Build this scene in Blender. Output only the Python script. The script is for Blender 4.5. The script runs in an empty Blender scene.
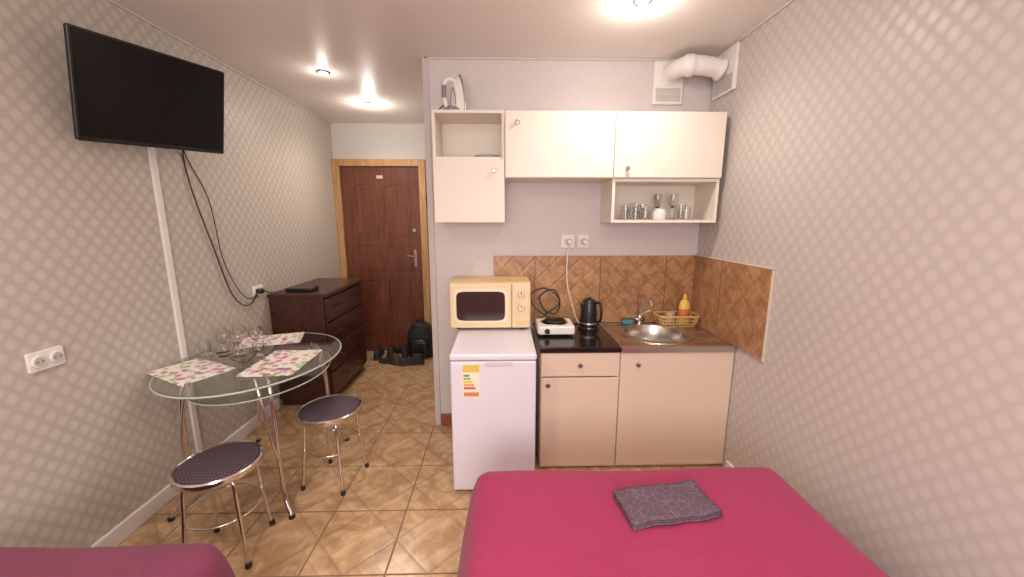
import bpy, bmesh, math, random
from mathutils import Vector, Matrix
random.seed(3)
S=bpy.context.scene
S.view_settings.view_transform='Standard'
PI=math.pi
# ---------------------------------------------------------------- materials
def lin(c):
    return tuple((x/12.92 if x<=0.04045 else ((x+0.055)/1.055)**2.4) for x in c)
def srgb(r,g,b): return lin((r/255,g/255,b/255))+(1,)
class N:
    def __init__(s,name):
        s.m=bpy.data.materials.new(name); s.m.use_nodes=True
        s.t=s.m.node_tree; s.b=s.t.nodes['Principled BSDF']
    def new(s,k,**kw):
        n=s.t.nodes.new(k)
        for a,v in kw.items(): setattr(n,a,v)
        return n
    def link(s,a,b): s.t.links.new(a,b)
    def math(s,op,a,b=None,c=None):
        n=s.new('ShaderNodeMath',operation=op)
        for i,v in enumerate((a,b,c)):
            if v is None: continue
            if isinstance(v,(int,float)): n.inputs[i].default_value=v
            else: s.link(v,n.inputs[i])
        return n.outputs[0]
    def mix(s,f,a,b):
        n=s.new('ShaderNodeMix',data_type='RGBA')
        for i,v in ((0,f),(6,a),(7,b)):
            if isinstance(v,(int,float,tuple)): n.inputs[i].default_value=v
            else: s.link(v,n.inputs[i])
        return n.outputs[2]
    def mixf(s,f,a,b):
        n=s.new('ShaderNodeMix',data_type='FLOAT')
        for i,v in ((0,f),(2,a),(3,b)):
            if isinstance(v,(int,float)): n.inputs[i].default_value=v
            else: s.link(v,n.inputs[i])
        return n.outputs[0]
    def pos(s):
        g=s.new('ShaderNodeNewGeometry'); x=s.new('ShaderNodeSeparateXYZ'); s.link(g.outputs['Position'],x.inputs[0])
        return x.outputs
    def noise(s,scale,detail=3,vec=None,dist=0):
        n=s.new('ShaderNodeTexNoise'); n.inputs['Scale'].default_value=scale; n.inputs['Detail'].default_value=detail
        n.inputs['Distortion'].default_value=dist
        if vec is None:
            g=s.new('ShaderNodeNewGeometry'); vec=g.outputs['Position']
        s.link(vec,n.inputs['Vector']); return n.outputs['Fac']
    def bump(s,h,st=.3,d=.01):
        n=s.new('ShaderNodeBump'); n.inputs['Strength'].default_value=st; n.inputs['Distance'].default_value=d
        s.link(h,n.inputs['Height']); s.link(n.outputs[0],s.b.inputs['Normal'])
    def smooth(s,v,lo,hi):
        n=s.new('ShaderNodeMapRange',interpolation_type='SMOOTHSTEP')
        s.link(v,n.inputs[0]); n.inputs[1].default_value=lo; n.inputs[2].default_value=hi
        return n.outputs[0]
def M(name,col,rough=.5,metal=0,var=0.06,nscale=12,bump=0,**kw):
    n=N(name)
    n.b.inputs['Roughness'].default_value=rough; n.b.inputs['Metallic'].default_value=metal
    c=tuple(col)
    dark=tuple(x*(1-var) for x in c[:3])+(1,)
    f=n.noise(nscale)
    n.link(n.mix(f,dark,c),n.b.inputs['Base Color'])
    if bump: n.bump(n.noise(nscale*6),bump,.003)
    for k,v in kw.items(): n.b.inputs[k.replace('_',' ')].default_value=v
    return n.m

def wallpaper(name,axis,base,dot,L=.070,r0=.50,r1=.37,bs=.06):
    n=N(name); p=n.pos()
    s_=p[axis]; z=p[2]
    a=n.math('MULTIPLY',n.math('ADD',s_,n.math('MULTIPLY',z,.85)),PI/L)
    b=n.math('MULTIPLY',n.math('SUBTRACT',s_,n.math('MULTIPLY',z,.85)),PI/L)
    f=n.math('ABSOLUTE',n.math('MULTIPLY',n.math('SINE',a),n.math('SINE',b)))
    m=n.smooth(f,.0,.95)
    fine=n.noise(220,2)
    m2=n.math('MULTIPLY',m,n.math('ADD',n.math('MULTIPLY',fine,.5),.75))
    n.link(n.mix(m2,base,dot),n.b.inputs['Base Color'])
    n.link(n.mixf(m,r0,r1),n.b.inputs['Roughness'])
    n.b.inputs['Specular IOR Level'].default_value=.6
    n.bump(n.math('ADD',m,n.math('MULTIPLY',fine,.25)),bs,.003)
    return n.m

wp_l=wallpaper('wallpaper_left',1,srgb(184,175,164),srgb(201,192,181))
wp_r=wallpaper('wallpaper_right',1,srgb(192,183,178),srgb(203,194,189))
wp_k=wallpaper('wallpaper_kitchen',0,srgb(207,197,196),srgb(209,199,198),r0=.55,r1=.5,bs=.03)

def floor_mat():
    n=N('floor_tiles'); p=n.pos(); T=.38
    u=n.math('DIVIDE',n.math('ADD',p[0],.526+T*20),T); v=n.math('DIVIDE',n.math('ADD',p[1],-1.445+T*20),T)
    fu=n.math('FRACT',u); fv=n.math('FRACT',v)
    du=n.math('SUBTRACT',.5,n.math('ABSOLUTE',n.math('SUBTRACT',fu,.5)))
    dv=n.math('SUBTRACT',.5,n.math('ABSOLUTE',n.math('SUBTRACT',fv,.5)))
    g=n.smooth(n.math('MINIMUM',du,dv),.005,.015)
    cu=n.math('ADD',u,v); cv=n.math('SUBTRACT',u,v)
    ca=n.math('ABSOLUTE',n.math('SUBTRACT',n.math('FRACT',cu),.5))
    cb=n.math('ABSOLUTE',n.math('SUBTRACT',n.math('FRACT',cv),.5))
    ln=n.smooth(n.math('MINIMUM',ca,cb),.0,.05)
    ch=n.math('FLOORED_MODULO',n.math('ADD',n.math('FLOOR',n.math('ADD',cu,.5)),n.math('FLOOR',n.math('ADD',cv,.5))),2)
    st1=n.math('FRACT',n.math('MULTIPLY',cu,4)); st2=n.math('FRACT',n.math('MULTIPLY',cv,4))
    st=n.mixf(ch,st1,st2)
    nz=n.noise(8,6,dist=1.2); nz2=n.noise(40,3)
    c=n.mix(n.smooth(nz,.32,.68),srgb(164,126,90),srgb(206,172,132))
    c=n.mix(n.math('MULTIPLY',st,.34),c,srgb(142,102,70))
    c=n.mix(n.math('MULTIPLY',n.math('SUBTRACT',1,ln),.42),c,srgb(118,84,58))
    c=n.mix(n.math('MULTIPLY',nz2,.22),c,srgb(222,192,154))
    c=n.mix(g,srgb(124,96,74),c)
    n.link(c,n.b.inputs['Base Color'])
    n.link(n.mixf(g,.8,.24),n.b.inputs['Roughness'])
    n.bump(n.math('ADD',g,n.math('MULTIPLY',ln,.3)),.3,.003)
    return n.m
fl=floor_mat()
def splash(name,axis,off):
    n=N(name); p=n.pos(); s_=n.math('ADD',p[axis],off+4.7); z=n.math('ADD',p[2],-.80)
    Q=.162
    a=n.math('FRACT',n.math('DIVIDE',n.math('ADD',s_,z),Q)); b=n.math('FRACT',n.math('DIVIDE',n.math('ADD',n.math('SUBTRACT',s_,z),5),Q))
    da=n.math('SUBTRACT',.5,n.math('ABSOLUTE',n.math('SUBTRACT',a,.5))); db=n.math('SUBTRACT',.5,n.math('ABSOLUTE',n.math('SUBTRACT',b,.5)))
    ln=n.smooth(n.math('MINIMUM',da,db),.01,.07)
    cell=n.math('FLOORED_MODULO',n.math('ADD',n.math('FLOOR',n.math('DIVIDE',n.math('ADD',s_,z),Q)),n.math('FLOOR',n.math('DIVIDE',n.math('ADD',n.math('SUBTRACT',s_,z),5),Q))),2)
    st=n.mixf(cell,n.math('FRACT',n.math('MULTIPLY',a,3)),n.math('FRACT',n.math('MULTIPLY',b,3)))
    ts=n.math('FRACT',n.math('DIVIDE',s_,.47))
    ds=n.math('SUBTRACT',.5,n.math('ABSOLUTE',n.math('SUBTRACT',ts,.5)))
    g=n.smooth(ds,.003,.009)
    nz=n.noise(14,5,dist=1)
    c=n.mix(n.smooth(nz,.3,.7),srgb(154,110,76),srgb(192,146,104))
    c=n.mix(n.math('MULTIPLY',st,.22),c,srgb(134,92,62))
    c=n.mix(n.math('MULTIPLY',n.math('SUBTRACT',1,ln),.38),c,srgb(124,84,56))
    c=n.mix(g,srgb(104,78,60),c)
    n.link(c,n.b.inputs['Base Color']); n.b.inputs['Roughness'].default_value=.3
    n.bump(ln,.3,.003)
    return n.m
sp_k=splash('backsplash_back',0,-.225); sp_r=splash('backsplash_side',1,0)

ceil_m=M('ceiling_satin',srgb(233,226,219),.42,0,.01,2)
ctrim=M('ceiling_edge_strip',srgb(208,199,192),.5,0,.02)
white=M('white_paint',srgb(228,222,216),.45,0,.03)
plast=M('white_plastic',srgb(232,227,222),.35,0,.02)
cream=M('cream_laminate',srgb(234,223,210),.42,0,.03,3)
cream_low=M('beige_laminate',srgb(228,204,184),.4,0,.04,3)
fridge_m=M('fridge_enamel',srgb(228,221,233),.3,0,.02,2)
chrome=M('chrome',(.75,.72,.70,1),.15,1,.02)
steel=M('brushed_steel',(.62,.58,.54,1),.28,1,.08,60)
steel_d=M('steel_knob',(.45,.40,.36,1),.3,1,.05)
black=M('black_plastic',(.012,.011,.012,1),.3,0,.1)
blackm=M('black_matte',(.02,.018,.02,1),.7,0,.2)
rubber=M('cable_rubber',(.025,.022,.02,1),.6)
gloss_blk=M('dark_glass_worktop',(.02,.012,.010,1),.12,0,.3,6)
def woodm(name,c1,c2,rough=.4,axis=2,sc=1.0):
    n=N(name); g=n.new('ShaderNodeNewGeometry'); mp=n.new('ShaderNodeMapping'); n.link(g.outputs['Position'],mp.inputs[0])
    v=[14*sc,14*sc,14*sc]; v[axis]=1.2*sc; mp.inputs['Scale'].default_value=v
    f=n.noise(1.6,6,mp.outputs[0],1.5)
    n.link(n.mix(n.smooth(f,.3,.7),c1,c2),n.b.inputs['Base Color']); n.b.inputs['Roughness'].default_value=rough
    n.bump(f,.1,.002); return n.m
door_m=woodm('door_mahogany',srgb(90,46,30),srgb(116,64,42),.4)
frame_m=woodm('door_frame_oak',srgb(172,128,84),srgb(198,154,108),.45)
dres_m=woodm('dresser_wenge',srgb(58,30,24),srgb(82,46,36),.3,1)
counter_m=woodm('worktop_brown',srgb(104,72,56),srgb(140,104,82),.22,0)
base_red=M('skirting_tile',srgb(150,88,58),.4,0,.2)
mwave=M('microwave_shell',srgb(226,192,142),.4,0,.05)
mwave_f=M('microwave_door',srgb(230,206,168),.35,0,.03)
mwave_w=M('microwave_window',srgb(56,32,30),.15,0,.1)
def bedm(name,c1,c2,bs=.35):
    n=N(name); f=n.noise(3.2,3,dist=.6); f2=n.noise(300,2)
    n.link(n.mix(f,c1,c2),n.b.inputs['Base Color']); n.b.inputs['Roughness'].default_value=.8
    n.b.inputs['Sheen Weight'].default_value=.12; n.b.inputs['Specular IOR Level'].default_value=.25
    n.bump(n.math('ADD',n.noise(5,4,dist=1.2),n.math('MULTIPLY',f2,.03)),bs,.03); return n.m
bed_m=bedm('magenta_bedspread',srgb(147,40,80),srgb(160,50,91))
bed2_m=bedm('plum_bedspread',srgb(110,44,72),srgb(126,56,84))
def towelm():
    n=N('towel_weave'); g=n.new('ShaderNodeNewGeometry')
    v=n.new('ShaderNodeTexVoronoi',feature='DISTANCE_TO_EDGE'); v.inputs['Scale'].default_value=38
    n.link(g.outputs['Position'],v.inputs['Vector'])
    m=n.smooth(v.outputs['Distance'],.02,.08)
    n.link(n.mix(m,srgb(112,92,104),srgb(92,72,86)),n.b.inputs['Base Color']); n.b.inputs['Roughness'].default_value=.9
    n.bump(n.noise(260,2),.4,.003); return n.m
towel_m=towelm()
def seatm():
    n=N('stool_seat_pattern'); p=n.pos()
    a=n.math('SINE',n.math('MULTIPLY',n.math('ADD',p[0],p[1]),200)); b=n.math('SINE',n.math('MULTIPLY',n.math('SUBTRACT',p[0],p[1]),200))
    m=n.smooth(n.math('MULTIPLY',a,b),.2,.6)
    n.link(n.mix(m,srgb(62,44,54),srgb(104,86,94)),n.b.inputs['Base Color']); n.b.inputs['Roughness'].default_value=.7; return n.m
seat_m=seatm()
def matm():
    n=N('placemat_print'); g=n.new('ShaderNodeNewGeometry')
    v=n.new('ShaderNodeTexVoronoi'); v.inputs['Scale'].default_value=26; n.link(g.outputs['Position'],v.inputs['Vector'])
    hs=n.new('ShaderNodeHueSaturation'); hs.inputs['Saturation'].default_value=1; hs.inputs['Value'].default_value=.75; n.link(v.outputs['Color'],hs.inputs['Color'])
    warm=n.mix(.35,hs.outputs[0],srgb(205,120,50))
    m=n.smooth(v.outputs['Distance'],.42,.55)
    v2=n.noise(8,2); m2=n.math('MAXIMUM',m,n.smooth(v2,.60,.66))
    n.link(n.mix(m2,warm,srgb(236,230,224)),n.b.inputs['Base Color']); n.b.inputs['Roughness'].default_value=.4; return n.m
mat_m=matm()
def glassm(name,col,rough=.02):
    n=N(name); n.b.inputs['Base Color'].default_value=col; n.b.inputs['Roughness'].default_value=rough
    n.b.inputs['Transmission Weight'].default_value=1; n.b.inputs['IOR'].default_value=1.45; return n.m
glass=glassm('clear_glass',(.95,.95,.95,1)); tglass=glassm('table_glass',(.86,.90,.88,1),.06)
def emis(name,col,st):
    n=N(name); n.b.inputs['Base Color'].default_value=(1,1,1,1); n.b.inputs['Emission Color'].default_value=col; n.b.inputs['Emission Strength'].default_value=st; return n.m
lamp_on=emis('spot_bulb',(1,.93,.82,1),40)

# ---------------------------------------------------------------- mesh helpers
def mk(name,bm,mat,parent=None,smooth=False,bevel=0,mods=()):
    me=bpy.data.meshes.new(name); bmesh.ops.recalc_face_normals(bm,faces=bm.faces); bm.to_mesh(me); bm.free()
    o=bpy.data.objects.new(name,me); S.collection.objects.link(o)
    for m in (mat if isinstance(mat,(list,tuple)) else [mat]): me.materials.append(m)
    if smooth:
        for f in me.polygons: f.use_smooth=True
    if bevel:
        b=o.modifiers.new('bevel','BEVEL'); b.width=bevel; b.segments=3; b.limit_method='ANGLE'
    if parent: 
        o.parent=parent; o.matrix_parent_inverse=Matrix.Translation(parent.location).inverted()
    return o
def E(name,loc):
    o=bpy.data.objects.new(name,None); o.location=loc; o.empty_display_size=.1; S.collection.objects.link(o); return o
def box(name,x0,x1,y0,y1,z0,z1,mat,parent=None,bevel=.003,rot=None,piv=None):
    bm=bmesh.new(); bmesh.ops.create_cube(bm,size=1)
    for v in bm.verts:
        v.co=Vector(((x0+x1)/2+v.co.x*(x1-x0),(y0+y1)/2+v.co.y*(y1-y0),(z0+z1)/2+v.co.z*(z1-z0)))
    if rot: bmesh.ops.rotate(bm,verts=bm.verts,cent=piv or Vector(((x0+x1)/2,(y0+y1)/2,(z0+z1)/2)),matrix=rot)
    return mk(name,bm,mat,parent,bevel=bevel)
def lathe(name,prof,loc,mat,parent=None,n=32,mtx=None,sx=1,sy=1):
    bm=bmesh.new(); rings=[]
    for r,z in prof:
        if r<1e-5: rings.append([bm.verts.new((0,0,z))])
        else: rings.append([bm.verts.new((r*sx*math.cos(2*PI*i/n),r*sy*math.sin(2*PI*i/n),z)) for i in range(n)])
    for a,b in zip(rings,rings[1:]):
        for i in range(n):
            j=(i+1)%n
            if len(a)==1 and len(b)==1: continue
            if len(a)==1: bm.faces.new((a[0],b[i],b[j]))
            elif len(b)==1: bm.faces.new((a[i],a[j],b[0]))
            else: bm.faces.new((a[i],a[j],b[j],b[i]))
    if mtx: bmesh.ops.transform(bm,matrix=mtx,verts=bm.verts)
    bmesh.ops.translate(bm,vec=Vector(loc),verts=bm.verts)
    o=mk(name,bm,mat,parent,smooth=True)
    md=o.modifiers.new('es','EDGE_SPLIT'); md.split_angle=math.radians(40)
    return o
def smoothpts(P,k=6,closed=False):
    P=[Vector(p) for p in P]; out=[]; n=len(P)
    rng=range(n if closed else n-1)
    for i in rng:
        if closed: a,b,c,d=P[(i-1)%n],P[i],P[(i+1)%n],P[(i+2)%n]
        else: a,b,c,d=P[max(i-1,0)],P[i],P[i+1],P[min(i+2,n-1)]
        for j in range(k):
            t=j/k
            out.append(.5*((2*b)+(-a+c)*t+(2*a-5*b+4*c-d)*t*t+(-a+3*b-3*c+d)*t**3))
    if not closed: out.append(P[-1])
    return out
def tube(name,P,r,mat,parent=None,k=6,closed=False,n=10,raw=False,radii=None,mtx=None):
    pts=[Vector(p) for p in P] if raw else smoothpts(P,k,closed)
    if mtx: pts=[mtx@p for p in pts]
    bm=bmesh.new(); rings=[]; N_=len(pts); up=None
    for i,p in enumerate(pts):
        if closed: t=(pts[(i+1)%N_]-pts[i-1]).normalized()
        else: t=(pts[min(i+1,N_-1)]-pts[max(i-1,0)]).normalized()
        if up is None:
            up=t.orthogonal().normalized()
        else:
            up=(up-t*up.dot(t)).normalized()
        s=t.cross(up)
        rr=radii(i/(N_-1)) if radii else r
        rings.append([bm.verts.new(p+(up*math.cos(2*PI*j/n)+s*math.sin(2*PI*j/n))*rr) for j in range(n)])
    m=N_ if closed else N_-1
    for i in range(m):
        a=rings[i]; b=rings[(i+1)%N_]
        for j in range(n): bm.faces.new((a[j],a[(j+1)%n],b[(j+1)%n],b[j]))
    if not closed:
        bm.faces.new(rings[0][::-1]); bm.faces.new(rings[-1])
    return mk(name,bm,mat,parent,smooth=True)
def prism(name,outline,h,mat,parent=None,mtx=None,bevel=.002,smooth=False,top_scale=None):
    bm=bmesh.new(); a=[bm.verts.new((x,y,0)) for x,y in outline]
    ts=top_scale or 1
    cx=sum(x for x,y in outline)/len(outline); cy=sum(y for x,y in outline)/len(outline)
    b=[bm.verts.new((cx+(x-cx)*ts,cy+(y-cy)*ts,h)) for x,y in outline]
    bm.faces.new(a[::-1]); bm.faces.new(b); n=len(a)
    for i in range(n): bm.faces.new((a[i],a[(i+1)%n],b[(i+1)%n],b[i]))
    if mtx: bmesh.ops.transform(bm,matrix=mtx,verts=bm.verts)
    return mk(name,bm,mat,parent,bevel=bevel,smooth=smooth)
def rrect(w,h,r,k=5):
    o=[]
    for cx,cy,a0 in ((w/2-r,h/2-r,0),(-w/2+r,h/2-r,90),(-w/2+r,-h/2+r,180),(w/2-r,-h/2+r,270)):
        for i in range(k+1):
            a=math.radians(a0+90*i/k); o.append((cx+r*math.cos(a),cy+r*math.sin(a)))
    return o

# ---------------------------------------------------------------- room shell
XL,XR=-1.87,1.385; YK=2.70; YF=4.45; HC=2.57; YB=-1.6; XK=-.505
box('floor',XL-.1,XR+.1,YB-.1,YF+.1,-.1,0,fl,bevel=0)
box('ceiling',XL-.1,XR+.1,YB-.1,YF+.1,HC,HC+.1,ceil_m,bevel=0)
box('wall_left',XL-.1,XL,YB-.1,YF+.1,0,HC,wp_l,bevel=0)
box('wall_right',XR,XR+.1,YB-.1,YK+.1,0,HC,wp_r,bevel=0)
box('wall_kitchen',XK,XR,YK,YK+.1,0,HC,wp_k,bevel=0)
box('wall_hall',XK,XK+.1,YK+.1,YF,0,HC,wp_k,bevel=0)
hallm=M('hall_paint',srgb(212,208,202),.6,0,.03)
box('wall_far',XL,XK+.1,YF,YF+.1,0,HC,hallm,bevel=0)
rw=E('wall_rear',(0,YB,0))
box('below',XL,XR,YB-.1,YB,0,.85,wp_k,rw,0); box('above',XL,XR,YB-.1,YB,2.25,HC,wp_k,rw,0)
box('side_a',XL,-1.0,YB-.1,YB,.85,2.25,wp_k,rw,0); box('side_b',.7,XR,YB-.1,YB,.85,2.25,wp_k,rw,0)
wn=E('window_1',(-.15,YB-.05,.85))
for nm,b in (('left',(-1.0,-.94)),('mid',(-.18,-.12)),('right',(.64,.7))):
    box('frame_'+nm,b[0],b[1],YB-.08,YB-.02,.85,2.25,white,wn)
box('frame_top',-1.0,.7,YB-.08,YB-.02,2.19,2.25,white,wn); box('frame_bottom',-1.0,.7,YB-.08,YB-.02,.85,.91,white,wn)
box('sill',-1.05,.75,YB-.02,YB+.12,.82,.85,white,wn)
# trims
box('trim_1',XK-.012,XK+.028,YK-.012,YK+.02,0,HC,M('corner_trim',srgb(202,190,187),.5),bevel=.002)
box('trim_2',XL,XL+.012,YB,YF,HC-.012,HC,ctrim,bevel=.003)
box('trim_3',XR-.012,XR,YB,YK,HC-.012,HC,ctrim,bevel=.003)
box('trim_4',XK,XR-.012,YK-.012,YK,HC-.012,HC,ctrim,bevel=.003)
box('baseboard_left',XL,XL+.018,YB,2.99,0,.09,white,bevel=.006)
box('baseboard_kitchen',XK+.03,-.33,YK-.014,YK,0,.09,base_red,bevel=.003)
box('baseboard_hall',XK-.012,XK,YK+.03,YF,0,.09,base_red,bevel=.003)
box('baseboard_right',XR-.018,XR,YB,2.1,0,.08,white,bevel=.006)
bt=.012
box('backsplash',-.065,XR-bt-.001,YK-bt-.0005,YK-.0005,.801,1.287,sp_k,bevel=.002)
box('side_splashback',XR-bt-.0005,XR-.0005,1.90,YK-.001,.801,1.287,sp_r,bevel=.002)
tb_=M('beige_trim',srgb(212,198,178),.4)
box('trim_5',XR-bt-.003,XR,1.893,1.8995,.795,1.292,tb_,bevel=.001)
box('trim_6',XR-bt-.003,XR,1.893,YK-bt,1.287,1.293,tb_,bevel=.001)

# ---------------------------------------------------------------- ceiling lights
def downlight(x,y,power,blend=1.0,ang=155,g=.09):
    e=E('ceiling_spotlight',(x,y,HC))
    lathe('ring',[(.030,-.004),(.034,-.010),(.046,-.008),(.050,0)],(x,y,HC),chrome,e)
    lathe('bulb',[(0,-.016),(.018,-.015),(.028,-.008),(.031,-.002)],(x,y,HC),lamp_on,e)
    l=bpy.data.lights.new('spot','SPOT'); l.energy=power; l.spot_size=math.radians(ang); l.spot_blend=blend; l.shadow_soft_size=.05; l.color=(1,.90,.80)
    lo=bpy.data.objects.new('spot_lamp',l); S.collection.objects.link(lo); lo.location=(x,y,HC-.03)
    lo.parent=e; lo.matrix_parent_inverse=Matrix.Translation(e.location).inverted()
    p=bpy.data.lights.new('glow','POINT'); p.energy=power*g; p.shadow_soft_size=.03; p.color=(1,.92,.83)
    po=bpy.data.objects.new('glow_lamp',p); S.collection.objects.link(po); po.location=(x,y,HC-.09)
    po.parent=e; po.matrix_parent_inverse=Matrix.Translation(e.location).inverted()
downlight(.67,2.02,38,g=.12); downlight(-1.20,3.72,46,g=.12); downlight(-1.27,2.97,14,g=.08)
downlight(.55,.3,50); downlight(-1.0,.5,56); downlight(.5,-1.0,36); downlight(-1.0,-1.0,38)
al=bpy.data.lights.new('window_light','AREA'); al.shape='RECTANGLE'; al.size=1.6; al.size_y=1.3; al.energy=54; al.color=(1,.96,.93)
ao=bpy.data.objects.new('window_daylight',al); S.collection.objects.link(ao); ao.location=(-.15,YB-.0,1.55); ao.rotation_euler=(PI/2,0,0)
w=bpy.data.worlds.new('w'); S.world=w; w.use_nodes=True; w.node_tree.nodes['Background'].inputs[0].default_value=(.9,.88,.9,1); w.node_tree.nodes['Background'].inputs[1].default_value=.8

# ---------------------------------------------------------------- TV
BL=Vector((-1.79,1.738,1.868)); BR=Vector((-1.635,2.387,1.917)); TLv=Vector((-1.69,1.69,2.293)); 
u=(BR-BL); W=u.length; u.normalize(); v=(TLv-BL); v=(v-u*v.dot(u)); Hh=v.length; v.normalize(); nn=u.cross(v).normalized()
ctr=BL+u*W/2+v*Hh/2
if nn.x<0: nn=-nn
mt=Matrix((( u.x,v.x,nn.x,ctr.x),(u.y,v.y,nn.y,ctr.y),(u.z,v.z,nn.z,ctr.z),(0,0,0,1)))
tv=E('television',ctr)
prism('bezel',rrect(W,Hh,.01),.018,black,tv,mt@Matrix.Translation((0,0,-.018)),.003)
prism('screen',rrect(W-.022,Hh-.03,.003),.002,M('tv_screen',(.006,.005,.006,1),.25,Specular_IOR_Level=.25),tv,mt@Matrix.Translation((0,.006,0)),0)
prism('rear_shell',rrect(W*.7,Hh*.6,.03),.025,black,tv,mt@Matrix.Translation((0,-.02,-.043)),.005)
back=mt@Vector((0,0,-.05))
box('wall_plate',XL,XL+.012,back.y-.1,back.y+.1,back.z-.1,back.z+.1,black,tv)
tube('arm',[(XL+.01,back.y,back.z),(XL+.05,back.y+.03,back.z),back],.014,black,tv)
box('cable_duct',XL,XL+.016,2.15,2.185,.09,1.93,plast,bevel=.003)
cx=XL+.012
tube('tv_cable',[(cx+.1,2.30,1.96),(cx,2.37,1.93),(cx,2.397,1.71),(cx,2.51,1.346),(cx,2.60,1.067),(cx,2.70,.945),(cx,2.80,.93),(cx+.01,2.88,1.0)],.004,rubber)
tube('tv_cable',[(cx+.1,2.32,1.96),(cx,2.38,1.93),(cx,2.52,1.66),(cx,2.57,1.30),(cx,2.66,1.09),(cx,2.76,.98),(cx,2.84,.97),(cx+.01,2.88,1.02)],.003,rubber)
sg=M('socket_grey',srgb(190,184,178),.5)
def outlet(name,axis,c,w,h,ns,side=1):
    e=E(name,c); x,y,z=c
    def place(nm,ou,d0,d1,mat,off=0,bv=.003):
        if axis=='x': mtx=Matrix.Translation((x+side*d0,y+off,z))@Matrix.Rotation(PI/2*side,4,'Y')@Matrix.Rotation(PI/2,4,'Z')
        else: mtx=Matrix.Translation((x+off,y-d0,z))@Matrix.Rotation(PI/2,4,'X')
        return prism(nm,ou,d1-d0,mat,e,mtx,bv)
    place('plate',rrect(w,h,.008),0,.012,plast)
    for i in range(ns):
        off=(i-(ns-1)/2)*w/ns
        place('socket_rim_%d'%(i+1),[(.025*math.cos(a*PI/12),.025*math.sin(a*PI/12)) for a in range(24)],.012,.02,plast,off)
        place('socket_well_%d'%(i+1),[(.019*math.cos(a*PI/12),.019*math.sin(a*PI/12)) for a in range(24)],.02,.0205,sg,off,0)
        for s in (-1,1):
            place('hole_%d_%d'%(i+1,s+2),[(.003*math.cos(a*PI/4)+s*.009,.003*math.sin(a*PI/4)) for a in range(8)],.0205,.021,black,off,0)
    return e
outlet('wall_outlet','x',(XL,1.525,.98),.125,.08,2)
e=outlet('wall_outlet','x',(XL,2.90,1.01),.12,.075,2)
tube('plug',[(XL+.02,2.87,1.01),(XL+.06,2.87,1.01)],.02,black,e,k=1)

# ---------------------------------------------------------------- dresser
dr=E('chest_of_drawers',(-1.63,3.43,0))
box('carcass',XL+.005,-1.44,3.02,3.84,.06,.93,dres_m,dr); box('top',XL+.003,-1.405,3.0,3.86,.93,.96,dres_m,dr,.006)
box('plinth',XL+.01,-1.46,3.04,3.82,0,.06,dres_m,dr)
dhm=M('dark_handle',(.12,.09,.07,1),.4,1)
for i in range(4):
    z0=.09+i*.208
    box('drawer_%d'%(i+1),-1.44,-1.42,3.035,3.825,z0,z0+.195,dres_m,dr,.005)
    for yy in (3.25,3.6): tube('handle_%d_%d'%(i,int(yy*10)),[(-1.42,yy-.05,z0+.1),(-1.395,yy-.04,z0+.1),(-1.395,yy+.04,z0+.1),(-1.42,yy+.05,z0+.1)],.004,dhm,dr,k=3)
rt=E('wifi_router',(-1.66,3.15,.96))
prism('body',rrect(.22,.14,.02),.03,black,rt,Matrix.Translation((-1.66,3.15,.961)),.008)
box('antenna',-1.575,-1.565,3.19,3.20,.985,1.0,black,rt,.002)
tube('lead',[(-1.76,3.15,.972),(-1.80,3.06,.968),(-1.84,3.02,.97),(-1.85,2.97,.99),(-1.835,2.93,1.0)],.004,rubber,rt)

# ---------------------------------------------------------------- entrance door
dx0,dx1=-1.87,-.855
d=E('door_1',((dx0+dx1)/2,YF,0))
box('jamb_left',dx0,dx0+.075,YF-.06,YF,0,2.19,frame_m,d,.006); box('jamb_right',dx1-.075,dx1,YF-.06,YF,0,2.19,frame_m,d,.006)
box('lintel',dx0+.075,dx1-.075,YF-.06,YF,2.115,2.19,frame_m,d,.006)
lx0,lx1=dx0+.08,dx1-.08
box('leaf',lx0,lx1,YF-.035,YF-.002,.015,2.11,door_m,d,.003)
box('threshold',dx0+.075,dx1-.075,YF-.07,YF-.036,0,.02,door_m,d,.003)
def panel(nm,x0,x1,z0,z1,arch=0):
    ou=[(x0,z0),(x1,z0),(x1,z1)]
    if arch:
        for i in range(1,8): 
            t=i/8; ou.append((x1+(x0-x1)*t,z1+arch*math.sin(PI*t)))
    ou.append((x0,z1))
    mtx=Matrix.Translation((0,YF-.035,0))@Matrix.Rotation(PI/2,4,'X')
    pts=[Vector((a,YF-.035,b)) for a,b in ou]
    tube(nm+'_moulding',pts,.004,door_m,d,raw=True,closed=True,n=6)
    c=((x0+x1)/2,(z0+z1)/2); inn=[(c[0]+(a-c[0])*.82,c[1]+(b-c[1])*.88) for a,b in ou]
    prism(nm+'_field',inn,.004,door_m,d,mtx,.002)
mid=(lx0+lx1)/2
panel('panel_top_l',lx0+.11,mid-.035,1.35,1.88,.05); panel('panel_top_r',mid+.035,lx1-.11,1.35,1.88,.05)
panel('panel_mid_l',lx0+.11,mid-.035,.95,1.25); panel('panel_mid_r',mid+.035,lx1-.11,.95,1.25)
panel('panel_low_l',lx0+.11,mid-.035,.18,.85); panel('panel_low_r',mid+.035,lx1-.11,.18,.85)
box('number_plate',mid-.035,mid+.035,YF-.042,YF-.036,1.985,2.02,M('plate_brass',srgb(205,190,160),.4),d,.001)
box('lock_plate',lx1-.085,lx1-.055,YF-.045,YF-.036,1.0,1.20,steel_d,d,.004)
tube('handle',[(lx1-.07,YF-.045,1.13),(lx1-.07,YF-.085,1.13),(lx1-.1,YF-.09,1.13),(lx1-.17,YF-.085,1.13)],.007,steel_d,d,k=4)
lathe('upper_lock',[(0,.012),(.02,.012),(.022,0)],(lx1-.07,YF-.036,1.42),steel_d,d,mtx=Matrix.Rotation(PI/2,4,'X'))
ch=E('coat_hook_rack',(-.72,YF,1.95))
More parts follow.
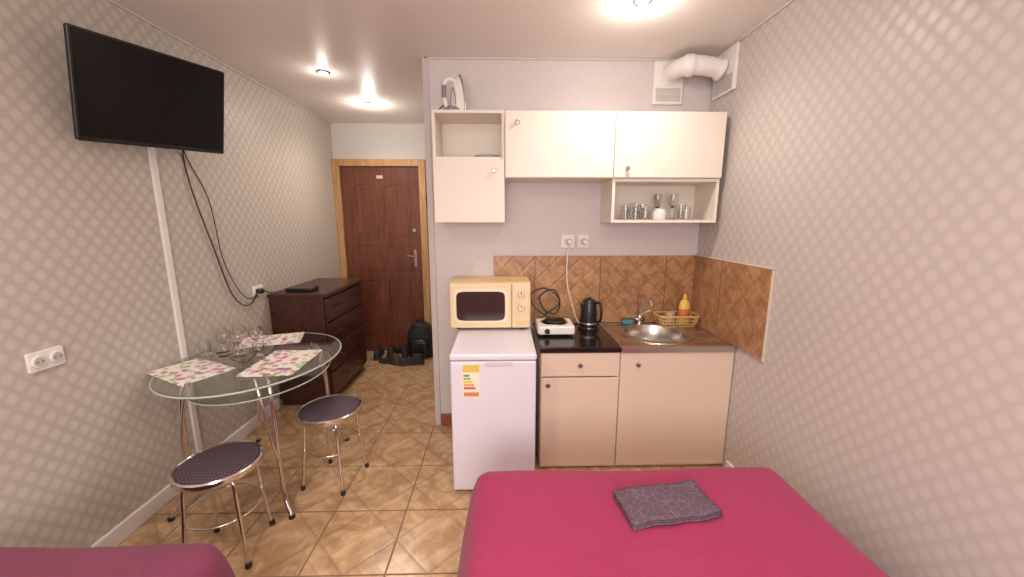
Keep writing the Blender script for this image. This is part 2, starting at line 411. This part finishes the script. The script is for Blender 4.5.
box('rail',-.845,-.6,YF-.02,YF,1.90,1.97,frame_m,ch)
for i in range(3):
    x=-.83+i*.1
    tube('hook_%d'%i,[(x,YF-.02,1.95),(x,YF-.07,1.94),(x,YF-.09,1.97),(x,YF-.07,2.0)],.006,black,ch)
    tube('hook_low_%d'%i,[(x,YF-.02,1.92),(x,YF-.06,1.88),(x,YF-.08,1.91)],.006,black,ch)
um=E('umbrella',(-.83,YF-.08,1.8))
tube('canopy',[(-.83,YF-.075,1.84),(-.83,YF-.07,1.75),(-.83,YF-.065,1.55)],.02,blackm,um,radii=lambda t:.008+.014*math.sin(PI*min(1,t+.1)))
tube('handle_hook',[(-.83,YF-.065,1.885),(-.83,YF-.06,1.865),(-.83,YF-.075,1.84)],.005,black,um)
bp=E('backpack',(-.94,4.22,0))
bm=bmesh.new(); bmesh.ops.create_cube(bm,size=1)
bmesh.ops.subdivide_edges(bm,edges=bm.edges,cuts=4,use_grid_fill=True)
for vv in bm.verts:
    q=vv.co*2; t=(q.z+1)/2
    f=1-.22*t*t
    r=max(1,(abs(q.x)**4+abs(q.y)**4)**.25)
    vv.co=Vector((-.94+q.x/r*.15*f,4.22+q.y/r*.10*f,.20+q.z*.20-(.05*(q.x*q.x) if q.z>0.9 else 0)))
o=mk('main_bag',bm,blackm,bp,smooth=True); sm=o.modifiers.new('s','SUBSURF'); sm.levels=1; sm.render_levels=1
bm=bmesh.new(); bmesh.ops.create_cube(bm,size=1); bmesh.ops.subdivide_edges(bm,edges=bm.edges,cuts=3,use_grid_fill=True)
for vv in bm.verts:
    q=vv.co*2; r=max(1,(abs(q.x)**4+abs(q.z)**4)**.25); vv.co=Vector((-.94+q.x/r*.11,4.10+q.y*.03,.13+q.z/r*.10))
mk('front_pocket',bm,black,bp,smooth=True)
for s in (-1,1): tube('strap_%d'%(s+2),[(-.94+s*.05,4.15,.38),(-.94+s*.09,4.08,.36),(-.94+s*.12,4.09,.2),(-.94+s*.10,4.14,.06)],.009,blackm,bp)
tube('grab_loop',[(-.97,4.2,.38),(-.965,4.19,.43),(-.915,4.19,.43),(-.91,4.2,.38)],.007,blackm,bp)
shsole=M('shoe_sole',(.05,.04,.04,1),.7)
def shoe(x,y,a,mat):
    e=E('shoe',(x,y,0)); R=Matrix.Translation((x,y,0))@Matrix.Rotation(a,4,'Z')
    ou=[(.0,-.13),(.035,-.12),(.042,-.05),(.034,.02),(.048,.09),(.035,.14),(0,.155),(-.03,.14),(-.042,.08),(-.032,.02),(-.036,-.05),(-.032,-.12)]
    prism('sole',ou,.02,shsole,e,R,.004)
    bm=bmesh.new(); rings=[]
    for k,(sc,z) in enumerate(((.98,.02),(.95,.04),(.8,.06),(.55,.085))):
        ring=[]
        for (px,py) in ou:
            zz=z if py<.03 else min(z,.055)
            yy=py*sc if k<2 else (py*sc if py<0 else py*sc*.6)
            ring.append(bm.verts.new((px*sc,yy-(.02 if k==3 else 0),zz+(0.0 if py>0.03 else .012*k))))
        rings.append(ring)
    for A,B in zip(rings,rings[1:]):
        for i in range(12): bm.faces.new((A[i],A[(i+1)%12],B[(i+1)%12],B[i]))
    bm.faces.new(rings[-1]); bmesh.ops.transform(bm,matrix=R,verts=bm.verts)
    mk('upper',bm,mat,e,smooth=True)
shoe(-1.14,4.22,.3,blackm); shoe(-1.26,4.22,-.2,blackm); shoe(-1.22,3.97,1.2,M('shoe_brown',srgb(70,50,42),.6)); shoe(-1.42,4.18,.1,blackm); shoe(-.98,3.93,1.7,blackm)

# ---------------------------------------------------------------- kitchen upper cabinets
uc=E('wall_cabinet',(.46,YK,1.52)); yb=YK-.001; yf=2.42; T=.018
def knob(nm,x,y,z,par): lathe(nm,[(0,.026),(.011,.025),(.014,.019),(.009,.012),(.006,.0)],(x,y,z),steel_d,par,n=20,mtx=Matrix.Rotation(PI/2,4,'X'))
def carc(nm,x0,x1,z0,z1,mat=cream,par=uc,y0=yf,y1=yb):
    box(nm+'_side_l',x0,x0+T,y0,y1,z0,z1,mat,par,.001); box(nm+'_side_r',x1-T,x1,y0,y1,z0,z1,mat,par,.001)
    box(nm+'_top',x0+T,x1-T,y0,y1,z1-T,z1,mat,par,.001); box(nm+'_bottom',x0+T,x1-T,y0,y1,z0,z0+T,mat,par,.001)
    box(nm+'_back',x0+T,x1-T,y1-.006,y1,z0+T,z1-T,mat,par,0)
carc('niche',-.42,.012,1.895,2.18); carc('left_unit',-.42,.012,1.52,1.893)
box('left_door',-.418,.010,yf-.018,yf-.001,1.523,1.895,cream,uc,.002); knob('left_knob',-.052,yf-.018,1.83,uc)
carc('middle_unit',.014,.674,1.79,2.175); box('middle_door',.017,.671,yf-.018,yf-.001,1.793,2.173,cream,uc,.002); knob('middle_knob',.087,yf-.018,2.105,uc)
carc('right_unit',.676,1.348,1.79,2.175); box('right_door',.679,1.345,yf-.018,yf-.001,1.793,2.173,cream,uc,.002); knob('right_knob',.757,yf-.018,1.845,uc)
carc('shelf_unit',.678,1.346,1.52,1.788)
pl=E('plate_stack',(-.10,2.52,1.913))
for i in range(3): lathe('plate_%d'%(i+1),[(0,.0),(.045,.0),(.075,.012),(.078,.014),(.045,.004),(0,.004)],(-.10,2.56,1.914+i*.006),plast,pl)
def tumbler(x,y,z,r,h,nm='drinking_glass',mat=None,k=.85):
    lathe(nm,[(0,0),(r*k,0),(r,h),(r-.003,h),(r*k-.003,.008),(0,.008)],(x,y,z),mat or glass,n=24)
zs=1.539
for x,y,r,h in ((.80,2.52,.028,.09),(.86,2.50,.030,.10),(.865,2.60,.03,.10),(.93,2.52,.03,.085),(.94,2.61,.028,.10),(1.20,2.60,.03,.10),(1.19,2.50,.028,.08)): tumbler(x,y,zs,r,h)
lathe('sugar_jar',[(0,0),(.04,0),(.046,.02),(.046,.05),(.036,.06),(.036,.07),(0,.074)],(1.02,2.52,zs),[M('jar_glass',srgb(225,220,215),.15)],n=24)
wgp=[(0,0),(.032,0),(.03,.004),(.004,.01),(.004,.075),(.022,.09),(.034,.12),(.030,.17),(.028,.17),(.031,.12),(.018,.095),(0,.09)]
lathe('wine_glass',wgp,(1.12,2.55,zs),glass,n=24)
lathe('wine_glass',wgp,(1.05,2.63,zs),glass,n=24)

# iron on the cabinet (standing on its heel, soleplate turned away to the right)
ir=E('clothes_iron',(-.31,2.54,2.18))
R=Matrix.Translation((-.265,2.55,2.1815))@Matrix.Rotation(math.radians(38),4,'Z')
ou=[(.055,0),(.058,.06),(.052,.12),(.036,.18),(.016,.225),(0,.24),(-.016,.225),(-.036,.18),(-.052,.12),(-.058,.06),(-.055,0)]
stand=Matrix(((0,0,1,0),(1,0,0,0),(0,1,0,0),(0,0,0,1)))
prism('soleplate',ou,.010,steel,ir,R@stand,.003)
prism('body',[(a*.95,.003+b*.93) for a,b in ou],-.048,plast,ir,R@stand,.006,top_scale=.72)
irg=M('iron_handle',srgb(130,126,140),.4)
tube('handle',[(-.035,0,.19),(-.07,0,.195),(-.105,0,.165),(-.108,0,.08),(-.09,0,.03),(-.04,0,.03)],.013,plast,ir,mtx=R)
tube('handle_grip',[(-.107,0,.15),(-.110,0,.12),(-.109,0,.08)],.0145,irg,ir,mtx=R)
prism('heel',[(.040,0),(.040,.035),(-.040,.035),(-.040,0)],-.10,irg,ir,R@stand,.008)
tube('stripe',[(-.046,-.03,.05),(-.047,-.024,.10),(-.047,0,.15),(-.047,.024,.10),(-.046,.03,.05)],.004,irg,ir,mtx=R)
tube('cord',[(-.10,0,.05),(-.13,.02,.02),(-.11,.07,.008),(-.02,.09,.008),(.03,.05,.008)],.004,rubber,ir,mtx=R)
# vent grilles and duct
slm=M('slat',srgb(205,198,194),.4)
vg=E('vent_grille',(1.09,YK,2.42))
box('plate',.99,1.19,YK-.02,YK,2.29,2.555,plast,vg,.006)
for i in range(6): box('slat_%d'%i,1.01,1.17,YK-.028,YK-.019,2.31+i*.014,2.317+i*.014,slm,vg,.001)
vg=E('vent_grille',(XR,2.5,2.43))
box('plate',XR-.02,XR,2.40,2.64,2.30,2.555,plast,vg,.006)
for i in range(7): box('slat_%d'%i,XR-.028,XR-.019,2.42,2.62,2.315+i*.013,2.321+i*.013,slm,vg,.001)
def corr(t):
    return .055+ (.009 if (t<.08 or .42<t<.55 or t>.92) else .0)
vd=E('exhaust_duct',(1.2,2.55,2.47))
tube('pipe',[(1.10,YK-.03,2.475),(1.10,YK-.08,2.475),(1.13,YK-.15,2.475),(1.20,2.53,2.475),(1.29,2.53,2.465),(XR-.03,2.53,2.45)],.06,plast,vd,n=28,k=8,radii=corr)
lathe('collar',[(.072,0),(.072,.012),(.058,.012)],(1.10,YK-.0205,2.475),plast,vd,mtx=Matrix.Rotation(PI/2,4,'X'))

# ---------------------------------------------------------------- lower cabinets
bc=E('base_cabinet',(.8,2.4,0)); by0=2.165; 
def lowcarc(nm,x0,x1):
    box(nm+'_side_l',x0,x0+T,by0,2.66,.0,.765,cream_low,bc,.001); box(nm+'_side_r',x1-T,x1,by0,2.66,.0,.765,cream_low,bc,.001)
    box(nm+'_bottom',x0+T,x1-T,by0,2.66,.06,.08,cream_low,bc,.001); box(nm+'_kick',x0+T,x1-T,by0+.004,by0+.02,0,.06,cream_low,bc,.001)
    box(nm+'_rail',x0+T,x1-T,by0,by0+.02,.70,.765,cream_low,bc,.001)
lowcarc('drawer_unit',.222,.694); lowcarc('sink_unit',.696,XR-.002)
box('drawer_front',.225,.692,by0-.018,by0-.001,.615,.762,cream_low,bc,.003)
box('door_left',.225,.692,by0-.018,by0-.001,.02,.607,cream_low,bc,.003)
box('door_right',.699,XR-.004,by0-.018,by0-.001,.02,.762,cream_low,bc,.003)
knob('knob_drawer',.455,by0-.018,.69,bc); knob('knob_door_left',.265,by0-.018,.565,bc); knob('knob_door_right',.80,by0-.018,.69,bc)
bpy.context.view_layer.update()
wt=E('worktop',(.8,2.4,.77))
box('hob_section',.215,.695,2.135,2.686,.766,.80,gloss_blk,wt,.004)
wc=box('sink_section',.697,XR-.013,2.135,2.686,.766,.80,counter_m,wt,.0)
SX,SY,SR=1.00,2.40,.205
bm=bmesh.new(); bmesh.ops.create_cone(bm,cap_ends=True,segments=48,radius1=SR,radius2=SR,depth=.2)
bmesh.ops.translate(bm,vec=(SX,SY,.78),verts=bm.verts); cut=mk('cutter',bm,steel)
md=wc.modifiers.new('hole','BOOLEAN'); md.object=cut; md.operation='DIFFERENCE'; md.solver='EXACT'
dg=bpy.context.evaluated_depsgraph_get(); me=bpy.data.meshes.new_from_object(wc.evaluated_get(dg)); wc.modifiers.clear(); wc.data=me; bpy.data.objects.remove(cut)
box('metal_edge',.697,XR-.013,2.130,2.136,.766,.802,steel,wt,.001); box('joint_strip',.691,.700,2.131,2.686,.7985,.8025,steel,wt,.001)
sk=E('kitchen_sink',(SX,SY,.8))
lathe('basin',[(SR+.025,.801),(SR+.022,.806),(SR-.008,.807),(SR-.016,.795),(SR-.022,.69),(SR-.06,.655),(.03,.648),(0,.646)],(SX,SY,0),steel,sk,n=48)
lathe('drain',[(0,.654),(.022,.654),(.032,.651),(.034,.648)],(SX,SY,0),chrome,sk)
fc=E('kitchen_faucet',(.985,2.66,.8))
lathe('base',[(0,.06),(.018,.06),(.021,.05),(.018,.01),(.022,.005),(.022,0)],(.985,2.66,.801),chrome,fc)
tube('spout',[(.985,2.66,.85),(.978,2.655,.95),(.965,2.635,1.0),(.98,2.58,1.015),(1.0,2.52,.99),(1.004,2.50,.965)],.010,chrome,fc)
tube('lever',[(.985,2.66,.86),(1.01,2.64,.885),(1.05,2.62,.905)],.008,chrome,fc)
tube('valve',[(.95,2.66,.83),(1.02,2.66,.83)],.014,chrome,fc,k=1)
sp=E('dish_sponge',(.88,2.64,.8))
prism('foam',rrect(.08,.045,.012),.03,M('sponge_teal',srgb(90,140,150),.9,0,.2,60),sp,Matrix.Translation((.895,2.65,.802)),.004)
prism('scourer',rrect(.08,.045,.012),.007,M('scourer_green',srgb(70,100,90),.95,0,.2,80),sp,Matrix.Translation((.895,2.65,.832)),.002)
bk=E('dish_basket',(1.23,2.60,.8)); wire=M('basket_wire',srgb(214,178,120),.4,.2)
bcx,bcy=1.222,2.60
def ringpts(w,h,z,cx=bcx,cy=bcy,r=.03): return [Vector((cx+a,cy+b,z)) for a,b in rrect(w,h,r,4)]
for i,(s,z) in enumerate(((.86,.806),(.91,.826),(.95,.848),(1,.878))):
    tube('ring_%d'%i,ringpts(.28*s,.15*s,z),.0035 if i<3 else .007,wire,bk,raw=True,closed=True,n=8)
A=ringpts(.28*.86,.15*.86,.806); B=ringpts(.28,.15,.878)
for i in range(0,len(A)): tube('rib_%d'%i,[A[i],B[i]],.0028,wire,bk,raw=True,n=6)
for i in range(9):
    for s in (-1,1):
        x=1.132+i*.0225; tube('ribx_%d_%d'%(i,s+2),[Vector((x,bcy+s*.0645,.806)),Vector((x,bcy+s*.075,.878))],.0028,wire,bk,raw=True,n=6)
for i in range(9): tube('base_wire_%d'%i,[Vector((1.125+i*.024,bcy-.062,.806)),Vector((1.125+i*.024,bcy+.062,.806))],.0025,wire,bk,raw=True,n=5)
db=E('dish_soap_bottle',(1.28,2.61,.809))
yel=M('soap_yellow',srgb(222,184,80),.3)
lathe('bottle',[(0,0),(.036,0),(.040,.02),(.040,.13),(.028,.165),(.014,.175),(.014,.185),(0,.185)],(1.28,2.605,.810),yel,db,sy=.7)
lathe('cap',[(0,.215),(.007,.215),(.009,.20),(.014,.198),(.014,.18),(0,.18)],(1.28,2.605,.810),yel,db)
lathe('label',[(.0408,.04),(.0408,.11)],(1.28,2.605,.810),M('soap_label',srgb(205,110,70),.5),db,sy=.7)
lathe('dish_brush_cup',[(0,0),(.026,0),(.030,.08),(.027,.08),(.023,.005),(0,.005)],(1.18,2.605,.810),M('cup_pink',srgb(214,180,160),.4))

# hot plate
hp=E('electric_hotplate',(.35,2.42,.8))
prism('body',rrect(.24,.22,.02),.055,plast,hp,Matrix.Translation((.34,2.45,.814)),.01)
for sx in (-.09,.09):
    for sy in (-.08,.08): lathe('foot',[(0,0),(.012,0),(.014,.014),(0,.014)],(.34+sx,2.45+sy,.8005),black,hp,n=12)
lathe('drip_ring',[(.092,.867),(.090,.872),(.078,.869),(0,.869)],(.34,2.46,0),steel,hp)
sp_=[]
for i in range(110):
    a=i/110*2*PI*3.2; r=.018+.055*i/110; sp_.append(Vector((.34+r*math.cos(a),2.46+r*math.sin(a),.878)))
tube('coil',sp_,.006,blackm,hp,raw=True,n=8)
lathe('dial',[(0,.016),(.014,.016),(.018,0)],(.28,2.34,.838),black,hp,mtx=Matrix.Rotation(PI/2,4,'X'),n=20)
tube('cord',[(.33,2.56,.84),(.32,2.60,.86),(.22,2.63,.93),(.20,2.65,1.02),(.30,2.66,1.06),(.40,2.65,.98),(.38,2.66,.88),(.30,2.655,.90),(.26,2.66,1.0),(.36,2.665,1.05),(.40,2.66,.95),(.30,2.66,.87)],.0045,rubber,hp)
# kettle
kt=E('electric_kettle',(.59,2.52,.8)); kx,ky=.585,2.53
lathe('power_base',[(0,.0),(.066,0),(.068,.012),(.06,.02),(0,.02)],(kx,ky,.8005),black,kt)
lathe('body',[(0,.02),(.058,.02),(.060,.04),(.055,.12),(.048,.185),(.044,.197),(.028,.210),(.012,.213),(.010,.222),(0,.224)],(kx,ky,.80),black,kt)
tube('handle',[(kx+.035,ky-.02,.985),(kx+.065,ky-.045,.985),(kx+.072,ky-.055,.93),(kx+.068,ky-.05,.87),(kx+.045,ky-.03,.85)],.009,black,kt)
prism('spout',[(-.016,0),(.016,0),(0,-.026)],.033,black,kt,Matrix.Translation((kx-.045,ky-.015,.955))@Matrix.Rotation(math.radians(-60),4,'Z'),.003)
lathe('steel_band',[(.0605,.042),(.0598,.052)],(kx,ky,.80),steel,kt)
tube('cord',[(kx-.02,ky+.06,.81),(kx-.04,2.64,.81),(.53,2.66,.83),(.49,2.665,.95),(.455,2.67,1.1),(.45,2.66,1.3),(.465,2.655,1.36)],.004,plast,kt)
outlet('wall_outlet','y',(.455,YK,1.39),.095,.095,1); outlet('wall_outlet','y',(.565,YK,1.39),.08,.095,1)
for x in (.46,.565):
    pg=E('power_plug',(x,YK-.03,1.385)); lathe('plug_body',[(0,.05),(.012,.05),(.02,.02),(.02,0),(0,0)],(x,YK-.0215,1.388),plast,pg,mtx=Matrix.Rotation(PI/2,4,'X'),n=20)

# ---------------------------------------------------------------- fridge + microwave
fr=E('refrigerator',(-.055,2.25,0))
box('body',-.285,.175,1.995,2.52,.015,.80,fridge_m,fr,.008); box('door',-.287,.177,1.95,1.992,.015,.79,fridge_m,fr,.01)
box('top_lid',-.290,.180,1.948,2.525,.795,.83,fridge_m,fr,.010)
for sx in (-.25,.14):
    for sy in (2.03,2.47): lathe('foot',[(0,0),(.018,0),(.018,.015),(0,.015)],(sx,sy,0),black,fr,n=14)
box('door_grip',-.10,.05,1.944,1.952,.765,.785,M('grip_grey',srgb(210,202,212),.4),fr,.002)
box('gasket',-.28,.17,1.991,1.996,.05,.785,M('gasket_grey',srgb(150,145,150),.6),fr,0)
lb=E('energy_label',(-.18,1.95,.65))
box('sheet',-.222,-.128,1.9485,1.950,.585,.775,M('label_white',srgb(240,232,215),.5),lb,0)
box('header',-.220,-.130,1.948,1.9487,.73,.772,M('label_yellow',srgb(230,196,90),.5),lb,0)
for i,c in enumerate(((110,160,100),(160,180,100),(225,205,90),(225,160,80),(205,90,70))):
    box('bar_%d'%(i+1),-.216,-.185+i*.008,1.948,1.9487,.705-i*.018,.717-i*.018,M('bar_%d'%i,srgb(*c),.5),lb,0)
box('text_block',-.216,-.134,1.948,1.9487,.592,.615,M('label_red',srgb(215,140,90),.5),lb,0)
mw=E('microwave_oven',(-.085,2.53,.83)); x0,x1=-.345,.178; yfm=2.385
box('shell',x0,x1,yfm+.02,2.685,.845,1.145,mwave,mw,.012)
for sx in (x0+.05,x1-.05):
    for sy in (yfm+.06,2.50): lathe('foot',[(0,0),(.014,0),(.014,.015),(0,.015)],(sx,sy,.8305),black,mw,n=12)
box('door',x0+.004,x1-.125,yfm,yfm+.022,.85,1.14,mwave_f,mw,.008); box('control_panel',x1-.122,x1-.004,yfm,yfm+.022,.85,1.14,mwave_f,mw,.008)
WC=Matrix.Translation(((x0+x1-.12)/2,yfm,.995))@Matrix.Rotation(PI/2,4,'X')
def pillow(w,h):
    o=[]
    for k in range(40):
        a=2*PI*k/40; c,s=math.cos(a),math.sin(a); n_=9
        r=1/((abs(c)**n_+abs(s)**n_)**(1/n_)); o.append((c*r*w/2,s*r*h/2))
    return o
prism('window',pillow(.31,.19),.004,mwave_w,mw,WC,.001)
prism('window_rim',pillow(.35,.225),.002,M('mw_rim',srgb(238,222,194),.3),mw,WC,.001)
for i,z in enumerate((1.075,.985)):
    lathe('dial_%d'%i,[(0,.02),(.018,.02),(.024,.004),(.026,0)],(x1-.063,yfm,z),mwave_f,mw,mtx=Matrix.Rotation(PI/2,4,'X'))
    box('dial_mark_%d'%i,x1-.065,x1-.061,yfm-.0215,yfm-.019,z,z+.018,blackm,mw,0)
box('open_button',x1-.09,x1-.036,yfm-.006,yfm+.002,.87,.90,mwave,mw,.003)

# ---------------------------------------------------------------- beds
def bed(name,x0,x1,y0,y1,h,mat,rad=.10,amp=.012,fl=1.0):
    e=E(name,((x0+x1)/2,(y0+y1)/2,0)); w=x1-x0; l=y1-y0; cx=(x0+x1)/2; cy=(y0+y1)/2
    def loop(off):
        r=max(.01,rad+off); ww=w/2+off; ll=l/2+off; pts=[]; k=10
        seq=((1,1,0),(-1,1,90),(-1,-1,180),(1,-1,270))
        for qi,(sx,sy,a0) in enumerate(seq):
            for i in range(k):
                a=math.radians(a0+90*i/k); pts.append((sx*(ww-r)+r*math.cos(a),sy*(ll-r)+r*math.sin(a)))
            nx=seq[(qi+1)%4]
            a=math.radians(a0+90); p=(sx*(ww-r)+r*math.cos(a),sy*(ll-r)+r*math.sin(a)); q=(nx[0]*(ww-r)+r*math.cos(a),nx[1]*(ll-r)+r*math.sin(a))
            for i in range(24): 
                t=i/24; pts.append((p[0]+(q[0]-p[0])*t,p[1]+(q[1]-p[1])*t))
        return pts
    prof=[(-.28,h+.004),(-.16,h+.006),(-.07,h+.002),(-.035,h-.006),(-.012,h-.025),(0,h-.055),(.010*fl,h-.10),(.024*fl,h-.2),(.036*fl,h-.32),(.045*fl,.02)]
    bm=bmesh.new(); rings=[]
    for off,z in prof:
        L=loop(off); drop=max(0,(h-.05-z)/h); n=len(L); ring=[]
        for i,(a,b) in enumerate(L):
            f=amp*drop*2.2*(math.sin(i*.55)+.6*math.sin(i*1.27+1)); m=math.hypot(a,b)
            bl=.003*math.sin(a*9+b*5)+.003*math.sin(b*11-a*4)
            ring.append(bm.verts.new((cx+a*(1+f/m),cy+b*(1+f/m),z+(bl if drop==0 else 0))))
        rings.append(ring)
    for A,B in zip(rings,rings[1:]):
        n=len(A)
        for i in range(n): bm.faces.new((A[i],A[(i+1)%n],B[(i+1)%n],B[i]))
    bm.faces.new(rings[0])
    mk('bedspread',bm,mat,e,smooth=True)
    box('mattress',x0+.06,x1-.06,y0+.06,y1-.06,.25,h-.03,white,e,.03); box('bed_frame',x0+.07,x1-.07,y0+.07,y1-.07,.08,.25,dres_m,e,.01)
    for sx in (x0+.1,x1-.1):
        for sy in (y0+.1,y1-.1): box('bed_leg',sx-.025,sx+.025,sy-.025,sy+.025,0,.08,dres_m,e)
bed('double_bed',-.125,1.175,-.55,1.485,.50,bed_m,rad=.07,fl=1.5)
bed('single_bed',-1.80,-.90,-.9,1.14,.50,bed2_m)
tw=E('folded_towel',(.58,1.215,.505)); R=Matrix.Translation((.59,1.22,.509))@Matrix.Rotation(math.radians(8),4,'Z')
def slab(nm,w,l,z0,z1,dx=0,dy=0):
    bm=bmesh.new(); bmesh.ops.create_grid(bm,x_segments=20,y_segments=12,size=.5)
    r=bmesh.ops.extrude_face_region(bm,geom=bm.faces[:]); 
    top=[g for g in r['geom'] if isinstance(g,bmesh.types.BMVert)]; ts=set(top)
    for vv in bm.verts:
        q=vv.co.copy(); ed=max(abs(q.x),abs(q.y))*2
        pinch=(z1-z0)*.3*max(0,(ed-.85)/.15)
        wob=.003*math.sin(q.x*9+q.y*6)
        vv.co=Vector((q.x*w+dx+.003*math.sin(q.y*20),q.y*l+dy+.003*math.sin(q.x*17),(z1-pinch+wob if vv in ts else z0+pinch*.5+wob*.3)))
    bmesh.ops.transform(bm,matrix=R,verts=bm.verts); o=mk(nm,bm,towel_m,tw,smooth=True); return o
slab('fold_bottom',.335,.170,0,.008); slab('fold_middle',.332,.166,.009,.016,.001,.001); slab('fold_top',.335,.168,.017,.025,-.002,.002)

# ---------------------------------------------------------------- glass table
tc=(-1.422,2.145); A_,B_=.425,.50; HT=.75
tb=E('glass_dining_table',(tc[0],tc[1],0))
def ell(a,b,z0,z1,nm,cx,cy,mat,edge=.004):
    n=64; bm=bmesh.new(); rr=[(1-edge/a,z0),(1,z0+(z1-z0)*.3),(1,z0+(z1-z0)*.7),(1-edge/a,z1)]; rings=[]
    for s,z in rr: rings.append([bm.verts.new((cx+a*s*math.cos(2*PI*i/n),cy+b*s*math.sin(2*PI*i/n),z)) for i in range(n)])
    for P,Q in zip(rings,rings[1:]):
        for i in range(n): bm.faces.new((P[i],P[(i+1)%n],Q[(i+1)%n],Q[i]))
    bm.faces.new(rings[0][::-1]); bm.faces.new(rings[-1]); return mk(nm,bm,mat,tb)
ell(A_,B_,HT-.010,HT,'glass_top',tc[0],tc[1],tglass); ell(.33,.40,.655,.663,'glass_shelf',tc[0]+.03,tc[1],tglass)
edgem=M('glass_edge',srgb(178,184,178),.2)
tube('top_rim',[Vector((tc[0]+(A_+.001)*math.cos(2*PI*i/64),tc[1]+(B_+.001)*math.sin(2*PI*i/64),HT-.005)) for i in range(64)],.0055,edgem,tb,raw=True,closed=True,n=8)
tube('shelf_rim',[Vector((tc[0]+.03+.331*math.cos(2*PI*i/64),tc[1]+.401*math.sin(2*PI*i/64),.659)) for i in range(64)],.0045,edgem,tb,raw=True,closed=True,n=8)
for i,(sx,sy) in enumerate(((-1,-1),(1,-1),(1,1),(-1,1))):
    x,y=tc
    P=[(x+sx*.20,y+sy*.25,HT-.012),(x+sx*.225,y+sy*.28,.66),(x+sx*.235,y+sy*.29,.5),(x+sx*.24,y+sy*.30,.3),(x+sx*.265,y+sy*.325,.1),(x+sx*.31,y+sy*.36,.012)]
    tube('leg_%d'%(i+1),P,.0115,chrome,tb)
    P=[(x+sx*.16,y+sy*.29,HT-.012),(x+sx*.19,y+sy*.31,.64),(x+sx*.22,y+sy*.32,.45),(x+sx*.242,y+sy*.305,.3)]
    tube('leg_brace_%d'%(i+1),P,.008,chrome,tb)
    lathe('foot_%d'%(i+1),[(0,0),(.016,0),(.016,.014),(0,.02)],(x+sx*.31,y+sy*.36,0),black,tb,n=14)
    lathe('suction_pad_%d'%(i+1),[(0,-.018),(.014,-.018),(.02,-.011),(0,-.0105)],(x+sx*.20,y+sy*.25,HT),steel,tb,n=16)
def pmat(x,y,w,l,a): prism('placemat',rrect(w,l,.02),.002,mat_m,None,Matrix.Translation((x,y,HT+.0005))@Matrix.Rotation(math.radians(a),4,'Z'),0)
pmat(-1.655,1.955,.36,.25,-28); pmat(-1.24,2.07,.28,.40,3); pmat(-1.54,2.48,.36,.25,20)
wg=[(0,0),(.034,0),(.032,.003),(.004,.008),(.004,.065),(.02,.08),(.036,.11),(.032,.15),(.030,.15),(.033,.11),(.017,.084),(0,.08)]
for x,y in ((-1.64,2.19),(-1.55,2.17),(-1.70,2.25),(-1.60,2.27),(-1.50,2.26)): lathe('wine_glass',wg,(x,y,HT+.001),glass,n=24)
for x,y in ((-1.77,2.21),(-1.445,2.19)): tumbler(x,y,HT+.001,.030,.08)
lathe('glass_bowl',[(0,0),(.03,0),(.06,.03),(.066,.045),(.063,.045),(.056,.03),(.028,.004),(0,.004)],(-1.47,2.09,HT+.001),glass,n=28)

# ---------------------------------------------------------------- stools
def stool(x,y,rot,k=.95):
    e=E('round_stool',(x,y,0)); H=.465
    lathe('seat_pad',[(0,H+.004),(.12*k,H+.002),(.165*k,H-.006),(.172*k,H-.014)],(x,y,0),seat_m,e,n=48)
    lathe('seat_rim',[(.165*k,H-.034),(.178*k,H-.038),(.185*k,H-.030),(.185*k,H-.010),(.178*k,H-.004),(.170*k,H-.008)],(x,y,0),chrome,e,n=48)
    lathe('seat_base',[(0,H-.034),(.17*k,H-.034),(.172*k,H-.02),(0,H-.02)],(x,y,0),blackm,e,n=48)
    for i in range(4):
        a=rot+i*PI/2; c,s=math.cos(a),math.sin(a)
        tube('leg_%d'%(i+1),[(x+.05*c,y+.05*s,H-.042),(x+.115*c,y+.115*s,H-.046),(x+.140*c,y+.140*s,H-.085),(x+.152*c,y+.152*s,.25),(x+.178*c,y+.178*s,.01)],.0085,chrome,e)
        lathe('foot_%d'%(i+1),[(0,0),(.013,0),(.013,.02),(0,.022)],(x+.179*c,y+.179*s,0),black,e,n=12)
    tube('foot_ring',[(x+.148*math.cos(a*PI/8),y+.148*math.sin(a*PI/8),.235) for a in range(16)],.005,chrome,e,closed=True,k=3)
stool(-1.295,1.60,.95,.92); stool(-1.015,2.10,.6,.95)

# ---------------------------------------------------------------- camera
cam=bpy.data.cameras.new('cam'); cam.sensor_width=36; cam.lens=13.43; cam.clip_start=.02
co=bpy.data.objects.new('camera',cam); S.collection.objects.link(co); co.location=(0,0,1.54)
co.rotation_euler=(math.radians(90-10.24),0,math.radians(-1.35)); S.camera=co
